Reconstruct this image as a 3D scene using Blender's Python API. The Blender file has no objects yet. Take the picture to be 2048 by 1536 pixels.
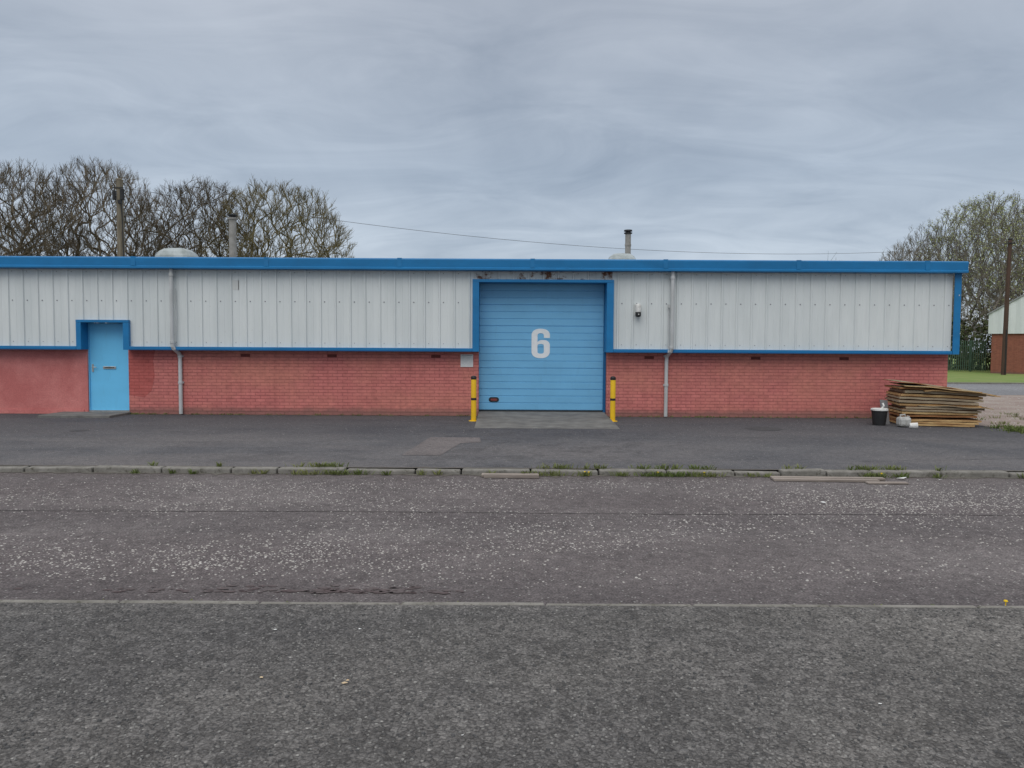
import bpy, math, random
from mathutils import Vector, Matrix, Euler, kdtree
from mathutils import noise as mn
scene = bpy.context.scene
col = scene.collection

# ------------------------------------------------------------------ helpers
def link(o, parent=None):
    col.objects.link(o)
    if parent is not None: o.parent = parent
    return o
def empty(name):
    o = bpy.data.objects.new(name, None); o.empty_display_size = 0.3
    return link(o)
def mesh(name, verts, faces, mat=None, parent=None, smooth=False, mats=None, fm=None):
    me = bpy.data.meshes.new(name)
    me.from_pydata([tuple(v) for v in verts], [], faces)
    if mats:
        for m in mats: me.materials.append(m)
        if fm: me.polygons.foreach_set('material_index', fm)
    elif mat: me.materials.append(mat)
    if smooth: me.polygons.foreach_set('use_smooth', [True]*len(me.polygons))
    me.update()
    return link(bpy.data.objects.new(name, me), parent)
def boxvf(x0,x1,y0,y1,z0,z1,V,F):
    b=len(V)
    V += [(x0,y0,z0),(x1,y0,z0),(x1,y1,z0),(x0,y1,z0),(x0,y0,z1),(x1,y0,z1),(x1,y1,z1),(x0,y1,z1)]
    F += [(b,b+3,b+2,b+1),(b+4,b+5,b+6,b+7),(b,b+1,b+5,b+4),(b+1,b+2,b+6,b+5),(b+2,b+3,b+7,b+6),(b+3,b,b+4,b+7)]
def box(name,x0,x1,y0,y1,z0,z1,mat,parent=None,bev=0):
    V=[];F=[];boxvf(x0,x1,y0,y1,z0,z1,V,F)
    o=mesh(name,V,F,mat,parent)
    if bev:
        m=o.modifiers.new('b','BEVEL');m.width=bev;m.segments=2
    return o
def boxes(name,lst,mat,parent=None,bev=0):
    V=[];F=[]
    for b in lst: boxvf(*b,V,F)
    o=mesh(name,V,F,mat,parent)
    if bev:
        m=o.modifiers.new('b','BEVEL');m.width=bev;m.segments=2
    return o
def sheet(name,poly,z,mat,parent=None):
    return mesh(name,[(x,y,z) for x,y in poly],[tuple(range(len(poly)))],mat,parent)
def lathe(V,F,cx,cy,prof,n=20,cap=True):
    b=len(V)
    for r,z in prof:
        for i in range(n):
            a=2*math.pi*i/n; V.append((cx+r*math.cos(a),cy+r*math.sin(a),z))
    for j in range(len(prof)-1):
        for i in range(n):
            k=(i+1)%n
            F.append((b+j*n+i,b+j*n+k,b+(j+1)*n+k,b+(j+1)*n+i))
    if cap:
        F.append(tuple(b+(len(prof)-1)*n+i for i in range(n)))
        F.append(tuple(b+n-1-i for i in range(n)))
def tube(V,F,pts,rad,n=6,cap=True):
    b=len(V); N=len(pts)
    for i,p in enumerate(pts):
        p=Vector(p)
        a=Vector(pts[max(i-1,0)]); c=Vector(pts[min(i+1,N-1)])
        d=(c-a)
        if d.length<1e-9: d=Vector((0,0,1))
        d.normalize()
        ref=Vector((1,0,0)) if abs(d.x)<0.8 else Vector((0,1,0))
        u=d.cross(ref).normalized(); w=d.cross(u)
        r=rad[i] if isinstance(rad,(list,tuple)) else rad
        for k in range(n):
            t=2*math.pi*k/n
            V.append(p+u*(r*math.cos(t))+w*(r*math.sin(t)))
    for i in range(N-1):
        for k in range(n):
            m=(k+1)%n
            F.append((b+i*n+k,b+i*n+m,b+(i+1)*n+m,b+(i+1)*n+k))
    if cap:
        F.append(tuple(b+n-1-k for k in range(n)))
        F.append(tuple(b+(N-1)*n+k for k in range(n)))

# ------------------------------------------------------------------ materials
class NB:
    def __init__(s,name,rough=0.8,metal=0.0,spec=0.3):
        s.m=bpy.data.materials.new(name); s.m.use_nodes=True
        s.nt=s.m.node_tree; s.n=s.nt.nodes; s.l=s.nt.links
        s.b=s.n['Principled BSDF']
        s.b.inputs['Roughness'].default_value=rough
        s.b.inputs['Metallic'].default_value=metal
        s.b.inputs['Specular IOR Level'].default_value=spec
        s.tc=s.n.new('ShaderNodeTexCoord')
        s.h=None
    def obj(s,scale=(1,1,1)):
        mp=s.n.new('ShaderNodeMapping'); mp.inputs['Scale'].default_value=scale
        s.l.new(s.tc.outputs['Object'],mp.inputs['Vector']); return mp.outputs[0]
    def xyz(s):
        sp=s.n.new('ShaderNodeSeparateXYZ'); s.l.new(s.tc.outputs['Object'],sp.inputs[0]); return sp.outputs
    def noise(s,scale,detail=4,rough=0.55,vec=None,dist=0.0):
        t=s.n.new('ShaderNodeTexNoise'); t.inputs['Scale'].default_value=scale
        t.inputs['Detail'].default_value=detail; t.inputs['Roughness'].default_value=rough
        t.inputs['Distortion'].default_value=dist
        s.l.new(vec if vec is not None else s.tc.outputs['Object'],t.inputs['Vector'])
        return t.outputs['Fac']
    def voro(s,scale,feat='F1',vec=None,out='Distance'):
        t=s.n.new('ShaderNodeTexVoronoi'); t.feature=feat; t.inputs['Scale'].default_value=scale
        s.l.new(vec if vec is not None else s.tc.outputs['Object'],t.inputs['Vector'])
        return t.outputs[out]
    def ramp(s,fac,a,b,c0=(0,0,0),c1=(1,1,1)):
        r=s.n.new('ShaderNodeValToRGB'); e=r.color_ramp.elements
        e[0].position=a; e[1].position=b; e[0].color=(*c0,1); e[1].color=(*c1,1)
        s.l.new(fac,r.inputs[0]); return r.outputs[0]
    def rng(s,v,a,b):
        m=s.n.new('ShaderNodeMapRange'); m.interpolation_type='SMOOTHSTEP'
        m.inputs[1].default_value=a; m.inputs[2].default_value=b; s.l.new(v,m.inputs[0]); return m.outputs[0]
    def mix(s,fac,a,b,mode='MIX'):
        m=s.n.new('ShaderNodeMix'); m.data_type='RGBA'; m.blend_type=mode
        for k,v in ((0,fac),(6,a),(7,b)):
            if isinstance(v,(int,float)): m.inputs[k].default_value=v
            elif isinstance(v,tuple): m.inputs[k].default_value=(*v,1)
            else: s.l.new(v,m.inputs[k])
        return m.outputs[2]
    def math(s,op,a,b=0.0):
        m=s.n.new('ShaderNodeMath'); m.operation=op
        for k,v in ((0,a),(1,b)):
            if isinstance(v,(int,float)): m.inputs[k].default_value=v
            else: s.l.new(v,m.inputs[k])
        return m.outputs[0]
    def color(s,c):
        if isinstance(c,tuple): s.b.inputs['Base Color'].default_value=(*c,1)
        else: s.l.new(c,s.b.inputs['Base Color'])
        return s
    def bump(s,h,strength=0.5,dist=0.01):
        b=s.n.new('ShaderNodeBump'); b.inputs['Strength'].default_value=strength
        b.inputs['Distance'].default_value=dist
        s.l.new(h,b.inputs['Height'])
        if s.h is not None: s.l.new(s.h,b.inputs['Normal'])
        s.h=b.outputs[0]; s.l.new(s.h,s.b.inputs['Normal']); return s
def simple(name,c1,c2=None,scale=6,rough=0.7,metal=0.0,bs=0.15,bscale=60,stretch=(1,1,1),spec=0.3):
    b=NB(name,rough,metal,spec)
    if c2 is None: c2=tuple(x*0.8 for x in c1)
    f=b.noise(scale,5,0.6,b.obj(stretch))
    b.color(b.mix(b.ramp(f,0.35,0.65),c1,c2))
    if bs: b.bump(b.noise(bscale,3,0.6,b.obj(stretch)),bs,0.005)
    return b.m

def asphalt(name,c1,c2,big,speck,speckcol,bstr,vs,patchcol=None,pstr=0.55,coarse=0.0,extra=None):
    b=NB(name,0.92,0,0.25)
    f=b.ramp(b.noise(big,6,0.6),0.38,0.64)
    c=b.mix(f,c1,c2)
    f2=b.ramp(b.noise(big*0.32,5,0.6,b.obj((0.5,1.4,1)),0.6),0.42,0.62)
    c=b.mix(b.math('MULTIPLY',f2,pstr),c,patchcol or tuple(x*1.5 for x in c1))
    st=b.ramp(b.noise(big*0.9,6,0.7,b.obj((0.45,1.1,1)),1.0),0.56,0.70)
    c=b.mix(b.math('MULTIPLY',st,0.38),c,tuple(x*0.52 for x in c1))
    if extra: c=extra(b,c)
    c=b.mix(0.8,c,b.ramp(b.noise(vs*0.22,5,0.75),0.3,0.7,(0.62,)*3,(1.38,)*3),'MULTIPLY')
    fg=b.noise(vs*1.3,3,0.7)
    c=b.mix(0.85,c,b.ramp(fg,0.28,0.72,(0.3,)*3,(1.7,)*3),'MULTIPLY')
    vc=b.voro(vs,'F1',None,'Color')
    sep=b.n.new('ShaderNodeSeparateColor'); b.l.new(vc,sep.inputs[0])
    sp=b.ramp(sep.outputs[0],1-speck,1-speck+0.02)
    vd=b.ramp(b.voro(vs),0.25,0.42,(1,1,1),(0,0,0))
    c=b.mix(b.math('MULTIPLY',sp,vd),c,speckcol)
    if coarse:
        cv=b.voro(vs*0.6,'F1',None,'Color'); s2=b.n.new('ShaderNodeSeparateColor'); b.l.new(cv,s2.inputs[0])
        c=b.mix(coarse,c,b.ramp(s2.outputs[1],0.0,1.0,(0.5,)*3,(1.45,)*3),'MULTIPLY')
        ed=b.ramp(b.voro(vs*0.6,'DISTANCE_TO_EDGE'),0.0,0.12,(0.35,)*3,(1,1,1))
        c=b.mix(coarse,c,ed,'MULTIPLY')
        b.bump(b.voro(vs*0.6,'DISTANCE_TO_EDGE'),0.9,0.02)
    b.color(c)
    b.bump(b.noise(vs*0.45,4,0.7),bstr*0.8,0.012)
    b.bump(b.voro(vs),bstr,0.006)
    return b.m
def ex_fore(b,c):
    X,Y,Z=b.xyz()
    yy=b.math('ADD',Y,b.math('MULTIPLY',b.noise(0.7,4,0.6),2.4))
    f=b.rng(yy,13.2,15.8)
    c=b.mix(b.math('MULTIPLY',f,0.5),c,(0.055,0.053,0.060))
    fx=b.math('MULTIPLY',b.rng(X,-2.6,-0.4),b.math('SUBTRACT',1.0,b.rng(X,1.8,3.8)))
    s=b.ramp(b.noise(2.3,5,0.65,None,0.8),0.50,0.62)
    return b.mix(b.math('MULTIPLY',b.math('MULTIPLY',fx,s),0.4),c,(0.045,0.043,0.045))
def ex_road(b,c):
    X,Y,Z=b.xyz()
    yy=b.math('ADD',Y,b.math('MULTIPLY',b.noise(1.1,5,0.65),0.9))
    f=b.math('SUBTRACT',1.0,b.rng(yy,5.1,6.0))
    c=b.mix(b.math('MULTIPLY',f,0.42),c,(0.075,0.066,0.068))
    g=b.math('MULTIPLY',b.rng(yy,6.9,7.2),b.math('SUBTRACT',1.0,b.rng(yy,7.6,8.1)))
    c=b.mix(b.math('MULTIPLY',g,0.28),c,(0.085,0.075,0.076))
    h=b.rng(yy,9.6,10.0)
    return b.mix(b.math('MULTIPLY',h,0.4),c,(0.10,0.082,0.078))
m_fore=asphalt('asphalt_forecourt',(0.083,0.082,0.088),(0.118,0.114,0.117),0.9,0.06,(0.24,0.24,0.23),0.5,55,(0.15,0.137,0.134),0.65,extra=ex_fore)
m_road=asphalt('asphalt_road',(0.132,0.116,0.114),(0.172,0.152,0.148),0.8,0.10,(0.33,0.32,0.30),0.5,48,(0.108,0.09,0.09),0.6,0.15,ex_road)
m_near=asphalt('asphalt_near',(0.134,0.126,0.117),(0.186,0.174,0.161),1.1,0.09,(0.30,0.29,0.27),1.0,52,(0.095,0.091,0.09),0.8,0.55)
m_patch=asphalt('asphalt_patch',(0.13,0.115,0.112),(0.155,0.137,0.133),2,0.03,(0.25,0.24,0.22),0.4,60)
m_back=asphalt('asphalt_back',(0.17,0.17,0.178),(0.21,0.21,0.215),0.3,0.03,(0.25,0.25,0.24),0.3,20)
m_tar=simple('tar',(0.055,0.053,0.056),(0.08,0.077,0.077),8,0.9)
m_seam=simple('seam_tar',(0.065,0.057,0.057),(0.10,0.088,0.085),3,0.9,bs=0.3)
m_wet=simple('rubbed_surface',(0.085,0.06,0.06),(0.12,0.10,0.098),9,0.9,bs=0.4)
m_dirt=simple('dirt_gravel',(0.25,0.19,0.165),(0.33,0.28,0.24),1.2,0.95,bs=0.7,bscale=30)
m_soil=simple('soil',(0.10,0.085,0.07),(0.15,0.14,0.12),10,0.95,bs=0.6)
m_grass=simple('grass',(0.14,0.22,0.05),(0.21,0.24,0.08),0.8,0.95,bs=0.8,bscale=12)
m_terr=simple('terrain_grass',(0.09,0.12,0.04),(0.13,0.13,0.06),0.1,0.95,bs=0.6,bscale=5)
b=NB('kerb_concrete',0.95,0,0.2)
c=b.mix(b.ramp(b.noise(5,6,0.65),0.35,0.65),(0.27,0.255,0.23),(0.17,0.16,0.14))
c=b.mix(b.ramp(b.noise(14,5,0.7),0.55,0.68),c,(0.10,0.095,0.075))
b.color(c); b.bump(b.noise(40,4,0.7),0.8,0.01); m_kerb=b.m
m_conc=simple('concrete',(0.20,0.193,0.178),(0.125,0.12,0.112),3,0.95,bs=0.5,bscale=50)
m_stone=simple('chippings',(0.50,0.48,0.45),(0.34,0.31,0.28),25,0.9,bs=0)
m_chip=simple('grit_chips',(0.26,0.25,0.235),(0.12,0.115,0.11),30,0.9,bs=0)
m_chipd=simple('dark_chips',(0.10,0.097,0.095),(0.06,0.06,0.06),30,0.9,bs=0)
def brickmat(name,c1,c2,mort,patch,bump=0.5,axis='XZ'):
    b=NB(name,0.75,0,0.3)
    sp=b.n.new('ShaderNodeSeparateXYZ'); b.l.new(b.tc.outputs['Object'],sp.inputs[0])
    cb=b.n.new('ShaderNodeCombineXYZ')
    b.l.new(sp.outputs[0 if axis=='XZ' else 1],cb.inputs[0]); b.l.new(sp.outputs[2],cb.inputs[1])
    br=b.n.new('ShaderNodeTexBrick'); b.l.new(cb.outputs[0],br.inputs['Vector'])
    br.inputs['Scale'].default_value=1; br.inputs['Brick Width'].default_value=0.225
    br.inputs['Row Height'].default_value=0.075; br.inputs['Mortar Size'].default_value=0.008
    br.inputs['Mortar Smooth'].default_value=0.4
    br.inputs['Color1'].default_value=(*c1,1); br.inputs['Color2'].default_value=(*c2,1); br.inputs['Mortar'].default_value=(*mort,1)
    f=b.ramp(b.noise(0.55,5,0.6,b.obj((1,1,1.6))),0.42,0.66)
    c=b.mix(b.math('MULTIPLY',f,0.7),br.outputs['Color'],patch)
    f=b.ramp(b.noise(1.3,6,0.7,b.obj((1,1,2.5))),0.50,0.72)
    c=b.mix(b.math('MULTIPLY',f,0.45),c,tuple(x*0.66+0.01 for x in c1))
    c=b.mix(0.6,c,b.ramp(b.noise(7,5,0.7),0.3,0.7,(0.72,)*3,(1.22,)*3),'MULTIPLY')
    st=b.ramp(b.noise(2.2,4,0.6,b.obj((3,1,0.15))),0.45,0.75,(1,1,1),(0.84,0.8,0.8))
    c=b.mix(0.6,c,st,'MULTIPLY')
    zf=b.math('ADD',sp.outputs[2],b.math('MULTIPLY',b.noise(3,4,0.6),-0.18))
    c=b.mix(b.ramp(zf,-0.07,0.12,(0.65,)*3,(0,0,0)),c,(0.15,0.10,0.085))
    b.color(c)
    inv=b.math('SUBTRACT',1.0,br.outputs['Fac'])
    b.bump(inv,bump,0.014); b.bump(b.noise(45,3,0.6),0.3,0.006)
    return b.m
PC=((0.565,0.178,0.160),(0.625,0.205,0.183),(0.45,0.135,0.122),(0.60,0.235,0.172))
m_brick=brickmat('painted_brick',*PC,0.8)
m_redpatch=brickmat('repainted_brick',(0.46,0.11,0.095),(0.50,0.125,0.11),(0.38,0.085,0.075),(0.58,0.19,0.17))
m_brickS=brickmat('painted_brick_side',*PC,0.5,'YZ')
m_rbrick=brickmat('red_brick',(0.25,0.085,0.055),(0.31,0.11,0.07),(0.25,0.14,0.10),(0.28,0.10,0.065))
b=NB('painted_render',0.8,0,0.3)
c=b.mix(b.ramp(b.noise(1.3,6,0.65),0.4,0.62),(0.52,0.16,0.147),(0.64,0.235,0.213))
c=b.mix(0.5,c,b.ramp(b.noise(30,5,0.7),0.3,0.7,(0.75,)*3,(1.2,)*3),'MULTIPLY')
b.color(c); b.bump(b.noise(35,5,0.7),0.8,0.015); m_render=b.m
def cladmat(name,base,dark,rust=0.0):
    b=NB(name,0.5,0,0.35)
    f=b.ramp(b.noise(0.9,5,0.6,b.obj((2.5,1,0.35))),0.4,0.7)
    c=b.mix(f,base,dark)
    f=b.ramp(b.noise(5,5,0.7,b.obj((2,1,0.2))),0.52,0.8)
    c=b.mix(b.math('MULTIPLY',f,0.3),c,tuple(x*0.75 for x in base))
    f=b.ramp(b.noise(9,5,0.65),0.66,0.74)
    c=b.mix(b.math('MULTIPLY',f,0.3),c,(0.36,0.33,0.27))
    if rust:
        f=b.ramp(b.noise(4,6,0.7,b.obj((1,1,1))),0.58-rust*0.1,0.62)
        c=b.mix(f,c,(0.14,0.05,0.02))
    b.color(c); b.bump(b.noise(6,3,0.5),0.06,0.01); return b.m
m_clad=cladmat('metal_cladding',(0.70,0.73,0.715),(0.61,0.645,0.635))
m_cladr=cladmat('metal_cladding_rusty',(0.60,0.62,0.60),(0.5,0.52,0.51),0.5)
m_roof=simple('roof_sheet',(0.32,0.33,0.33),(0.25,0.26,0.26),1,0.6)
def paint(name,c,var=0.8,rough=0.45):
    b=NB(name,rough,0,0.4)
    f=b.ramp(b.noise(1.4,5,0.6,b.obj((1,1,2))),0.35,0.7)
    k=b.mix(f,c,tuple(x*var for x in c))
    g=b.ramp(b.noise(7,6,0.7,b.obj((1.5,1,0.4))),0.55,0.8)
    k=b.mix(b.math('MULTIPLY',g,0.3),k,tuple(x*0.6+0.02 for x in c))
    b.color(k); b.bump(b.noise(25,3,0.5),0.08,0.005); return b.m
m_blue=paint('blue_trim_paint',(0.010,0.185,0.43))
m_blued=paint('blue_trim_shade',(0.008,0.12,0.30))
m_door=paint('sky_blue_shutter',(0.17,0.45,0.71),0.90)
m_door1=paint('sky_blue_door',(0.16,0.57,0.90),0.93)
m_yel=paint('yellow_bollard_paint',(0.85,0.52,0.015),0.88)
m_blk=simple('black_plastic',(0.018,0.018,0.019),(0.03,0.03,0.03),5,0.5,bs=0.05)
m_wire=simple('wire_grey',(0.08,0.08,0.085),(0.1,0.1,0.1),5,0.7,bs=0)
m_dark=simple('dark_void',(0.02,0.02,0.02),(0.02,0.02,0.02),5,0.9,bs=0)
m_wht=simple('white_paint',(0.80,0.82,0.83),(0.72,0.74,0.75),8,0.6,bs=0.05)
m_whp=simple('white_plastic',(0.78,0.78,0.75),(0.62,0.61,0.57),14,0.45,bs=0.1)
m_whd=simple('dirty_white_plastic',(0.50,0.50,0.48),(0.34,0.33,0.30),14,0.6,bs=0.1)
m_pipe=simple('grey_pipe_paint',(0.56,0.57,0.57),(0.45,0.46,0.45),4,0.5,bs=0.1,stretch=(1,1,0.4))
m_steel=simple('steel',(0.55,0.55,0.53),(0.4,0.4,0.38),12,0.35,0.7,bs=0.05)
m_vent=simple('terracotta_vent',(0.27,0.07,0.055),(0.20,0.05,0.045),20,0.9)
m_paper=simple('paper',(0.75,0.75,0.73),(0.7,0.7,0.68),10,0.7,bs=0)
m_ink=simple('ink',(0.18,0.18,0.2),(0.22,0.22,0.24),10,0.7,bs=0)
m_flue=simple('cement_flue',(0.30,0.29,0.27),(0.21,0.20,0.18),6,0.9,bs=0.4)
m_dome=simple('skylight_grp',(0.40,0.44,0.44),(0.25,0.28,0.27),4,0.35,bs=0.2)
m_pole=simple('weathered_pole',(0.22,0.19,0.14),(0.13,0.11,0.08),5,0.95,bs=0.5,stretch=(3,3,0.3))
m_pole2=simple('brown_pole',(0.10,0.06,0.045),(0.07,0.045,0.035),5,0.95,bs=0.4,stretch=(3,3,0.3))
m_wood=simple('board_edge',(0.60,0.41,0.19),(0.36,0.20,0.085),5,0.9,bs=0.6,stretch=(0.6,1,3))
m_wood2=simple('board_rusty',(0.38,0.175,0.07),(0.24,0.11,0.045),6,0.9,bs=0.6,stretch=(0.6,1,2))
m_wood4=simple('board_weathered',(0.38,0.31,0.21),(0.24,0.18,0.12),6,0.9,bs=0.6,stretch=(0.6,1,2))
m_wood5=simple('batten_dark',(0.16,0.085,0.04),(0.10,0.055,0.03),6,0.9,bs=0.6)
m_wood3=simple('board_top',(0.36,0.30,0.20),(0.22,0.19,0.12),3,0.9,bs=0.5)
m_plank=simple('grey_plank',(0.34,0.29,0.25),(0.22,0.185,0.16),6,0.95,bs=0.7,stretch=(0.3,3,3))
m_bark=simple('bark',(0.10,0.080,0.055),(0.15,0.12,0.08),1.5,0.95,bs=0)
m_barkg=simple('bark_mossy',(0.14,0.115,0.055),(0.19,0.16,0.085),1.5,0.95,bs=0)
m_barkd=simple('bark_grey',(0.15,0.13,0.105),(0.20,0.18,0.14),1.5,0.95,bs=0)
def leafm(n,c1,c2):
    b=NB(n,0.7,0,0.2); b.color(b.mix(b.ramp(b.noise(0.7,3),0.4,0.6),c1,c2)); return b.m
m_leafy=leafm('bud_leaves',(0.29,0.33,0.12),(0.40,0.42,0.20))
m_ivy=leafm('ivy_leaves',(0.04,0.06,0.02),(0.085,0.095,0.04))
m_weed=leafm('weed_leaves',(0.11,0.15,0.04),(0.19,0.20,0.075))
m_dand=simple('dandelion',(0.8,0.6,0.02),(0.8,0.5,0.02),5,0.8,bs=0)
m_fence=simple('green_fence_paint',(0.085,0.145,0.10),(0.065,0.11,0.075),2,0.6)

# ------------------------------------------------------------------ ground
rr=random.Random(3)
sheet('terrain',[(-400,-300),(400,-300),(400,500),(-400,500)],-0.16,m_terr)
box('near_pavement',-60,60,-30,4.64,-0.3,-0.028,m_near)
box('road',-60,60,4.64,9.66,-0.3,-0.062,m_road)
edge=[(60,9.79),(60,14.1),(30,14.2)]
x=14.0
while x>10.3:
    edge.append((x,14.25+rr.uniform(-0.12,0.15)-0.06*(x-10))); x-=0.35
y=14.5
while y<17.2:
    edge.append((9.95+0.06*math.sin(y*3)+rr.uniform(-0.07,0.07),y)); y+=0.22
edge+=[(9.9,17.3),(9.9,17.6),(-60,17.6),(-60,9.79)]
sheet('forecourt',edge,0.0,m_fore)
sheet('gravel_yard',[(8,13.2),(90,13.2),(90,26.8),(8,26.8)],-0.012,m_dirt)
sheet('back_road',[(8,26.8),(120,26.8),(120,35.6),(8,35.6)],-0.006,m_back)
box('grass_verge',8,140,35.6,140,-0.15,0.05,m_grass)
box('kerb_back',8,120,35.42,35.6,-0.05,0.06,m_kerb)
V=[];F=[]
x=-30.0
while x<30:
    L=rr.choice([0.9,0.91,0.89,0.6])
    dz=rr.uniform(-0.014,0.012); dy=rr.uniform(-0.015,0.015)
    b0=len(V); boxvf(x+0.010,x+L-0.010,9.655+dy,9.80+dy,-0.25,0.006+dz,V,F)
    t=rr.uniform(-0.010,0.010)
    for k in (5,6): V[b0+k]=(V[b0+k][0],V[b0+k][1],V[b0+k][2]+t)
    x+=L
o=mesh('kerb',V,F,m_kerb); m=o.modifiers.new('b','BEVEL'); m.width=0.018; m.segments=2
V=[];F=[]; x=-25
while x<25:
    L=rr.uniform(0.85,0.95); w=rr.uniform(0.0,0.008)
    boxvf(x+0.006,x+L-0.006,4.641,4.682+w,-0.2,-0.025+rr.uniform(-0.003,0.002),V,F); x+=L
o=mesh('edging_kerb',V,F,m_kerb); m=o.modifiers.new('b','BEVEL'); m.width=0.008; m.segments=1
def strip(name,x0,x1,n,yb,side,sig,z,mat,seed):
    q=random.Random(seed); V=[];F=[]
    for i in range(n+1):
        xx=x0+(x1-x0)*i/n
        w_=0.03+abs(q.gauss(0,sig))*(0.6+0.8*(mn.noise(Vector((xx*0.7,seed,0)))+0.5))
        V.append((xx,yb,z)); V.append((xx,yb+side*w_,z))
    for i in range(n): F.append((2*i,2*i+2,2*i+3,2*i+1) if side>0 else (2*i+1,2*i+3,2*i+2,2*i))
    mesh(name,V,F,mat)
strip('gutter_silt',-20,20,420,9.665,-1,0.05,-0.058,m_soil,1)
strip('kerb_back_silt',-20,20,420,9.79,1,0.03,0.004,m_soil,2)
strip('wall_foot_silt',-20,10,400,17.32,-1,0.09,0.004,m_soil,3)
strip('edging_silt',-20,20,900,4.68,1,0.02,-0.058,m_soil,4)
def blob(cx,cy,rx,ry,z,mat,name,n=28,j=0.12,seed=1):
    q=random.Random(seed)
    sheet(name,[(cx+rx*math.cos(2*math.pi*i/n)*(1+q.uniform(-j,j)),cy+ry*math.sin(2*math.pi*i/n)*(1+q.uniform(-j,j))) for i in range(n)],z,mat)
def jag(poly,step,j,seed):
    q=random.Random(seed); out=[]
    for i in range(len(poly)):
        a=poly[i]; c=poly[(i+1)%len(poly)]; L=math.hypot(c[0]-a[0],c[1]-a[1]); n=max(1,int(L/step))
        for k in range(n):
            t=k/n; out.append((a[0]+(c[0]-a[0])*t+q.uniform(-j,j),a[1]+(c[1]-a[1])*t+q.uniform(-j,j)))
    return out
sheet('asphalt_repair',jag([(-1.62,10.95),(-1.05,10.95),(-0.86,12.35),(-0.52,12.5),(-0.56,13.15),(-1.45,13.15)],0.08,0.012,1),0.004,m_patch)
V=[];F=[]
def crack(pts,w,z):
    b0=len(V)
    for i,(px,py) in enumerate(pts):
        a=w*(0.3+1.2*rr.random())/2
        V.append((px,py-a,z)); V.append((px,py+a,z))
    for i in range(len(pts)-1): F.append((b0+2*i,b0+2*i+2,b0+2*i+3,b0+2*i+1))
for (xa,ya,xb,yb) in [(-4.6,10.6,-2.9,12.9),(5.0,10.6,9.3,11.2),(4.2,13.4,8.8,13.0),(-13,12.0,-4,12.4)]:
    crack([(xa+(xb-xa)*i/40,ya+(yb-ya)*i/40+rr.uniform(-.02,.02)) for i in range(41)],0.014,0.004)
mesh('forecourt_crack',V,F,m_tar)
V=[];F=[]
crack([(-20+40*i/400,7.42+0.02*math.sin(i*0.11)+rr.uniform(-.006,.006)) for i in range(401)],0.022,-0.058)
mesh('road_seam',V,F,m_seam)
blob(5.05,14.9,0.36,0.36,0.004,m_tar,'manhole_cover',32,0.01)
blob(-8.1,13.9,0.16,0.16,0.004,m_tar,'drain_cover',24,0.01)
V=[];F=[]; q=random.Random(5)
for i in range(240):
    cx=q.gauss(-0.95,0.28); cy=4.95+abs(q.gauss(0,0.06)); r=q.uniform(0.006,0.03); b0=len(V); k=7
    if q.random()<0.3: cx=q.gauss(-1.9,0.6)
    for t in range(k): V.append((cx+r*1.6*math.cos(6.283*t/k)*q.uniform(.5,1.2),cy+r*0.7*math.sin(6.283*t/k)*q.uniform(.5,1.2),-0.059+0.00035*(i%9)))
    F.append(tuple(range(b0,b0+k)))
mesh('road_wear',V,F,m_wet)
def chips(name,mat,N,area,dens,smin,smax,z,flat=0.45,seed=1):
    q=random.Random(seed); V=[];F=[]; c=0
    while c<N:
        X=q.uniform(area[0],area[1]); Y=q.uniform(area[2],area[3])
        if q.random()>dens(X,Y): continue
        c+=1
        s=q.uniform(smin,smax)*q.choice([1,1,0.7,1.25]); a=q.random()*6.28; el=q.uniform(0.55,1)
        b0=len(V); k=5
        for i in range(k):
            t=a+6.283*i/k+q.uniform(-.3,.3)
            ux=math.cos(t)*s; uy=math.sin(t)*s*el
            V.append((X+ux*math.cos(a)-uy*math.sin(a),Y+ux*math.sin(a)+uy*math.cos(a),z))
        for i in range(k):
            v=V[b0+i]; V.append((X+(v[0]-X)*0.62,Y+(v[1]-Y)*0.62,z+s*flat*q.uniform(0.8,1.2)))
        for i in range(k):
            j=(i+1)%k; F.append((b0+i,b0+j,b0+k+j,b0+k+i))
        F.append(tuple(b0+k+i for i in range(k)))
    return mesh(name,V,F,mat)
def dr(X,Y):
    n1=mn.noise(Vector((X*0.5,Y*1.1,0.3)))*0.5+0.5
    n2=mn.noise(Vector((X*2.1,Y*2.6,4.3)))*0.5+0.5
    band=0.3+0.75*math.exp(-((Y-5.9)/0.6)**2)+0.7*math.exp(-((Y-8.2)/0.9)**2)
    band*=max(0,min(1,(Y-5.05)/0.5))*max(0,min(1,(9.55-Y)/0.4))
    if X<-4: band*=0.6
    return min(1,band*(max(0,n1-0.25)*1.9)*(0.2+1.2*n2))
chips('road_gravel',m_stone,18000,(-11,11,4.8,9.6),dr,0.0055,0.0125,-0.063,0.35,11)
chips('loose_grit',m_chip,13000,(-4.6,4.6,2.1,4.6),lambda X,Y:0.2+0.8*(mn.noise(Vector((X*1.2,Y*1.2,8)))*0.5+0.5),0.003,0.0085,-0.029,0.5,12)
chips('dark_grit',m_chipd,10000,(-4.6,4.6,2.1,4.6),lambda X,Y:0.2+0.8*(mn.noise(Vector((X*1.2,Y*1.2,3)))*0.5+0.5),0.004,0.011,-0.029,0.6,22)
chips('forecourt_grit',m_chip,3500,(-12,11,9.9,17),lambda X,Y:0.5+0.5*mn.noise(Vector((X,Y,2))),0.005,0.012,-0.001,0.5,13)
chips('yard_gravel',m_stone,2500,(9.8,22,14.2,26),lambda X,Y:0.6,0.008,0.025,-0.013,0.5,14)
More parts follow.
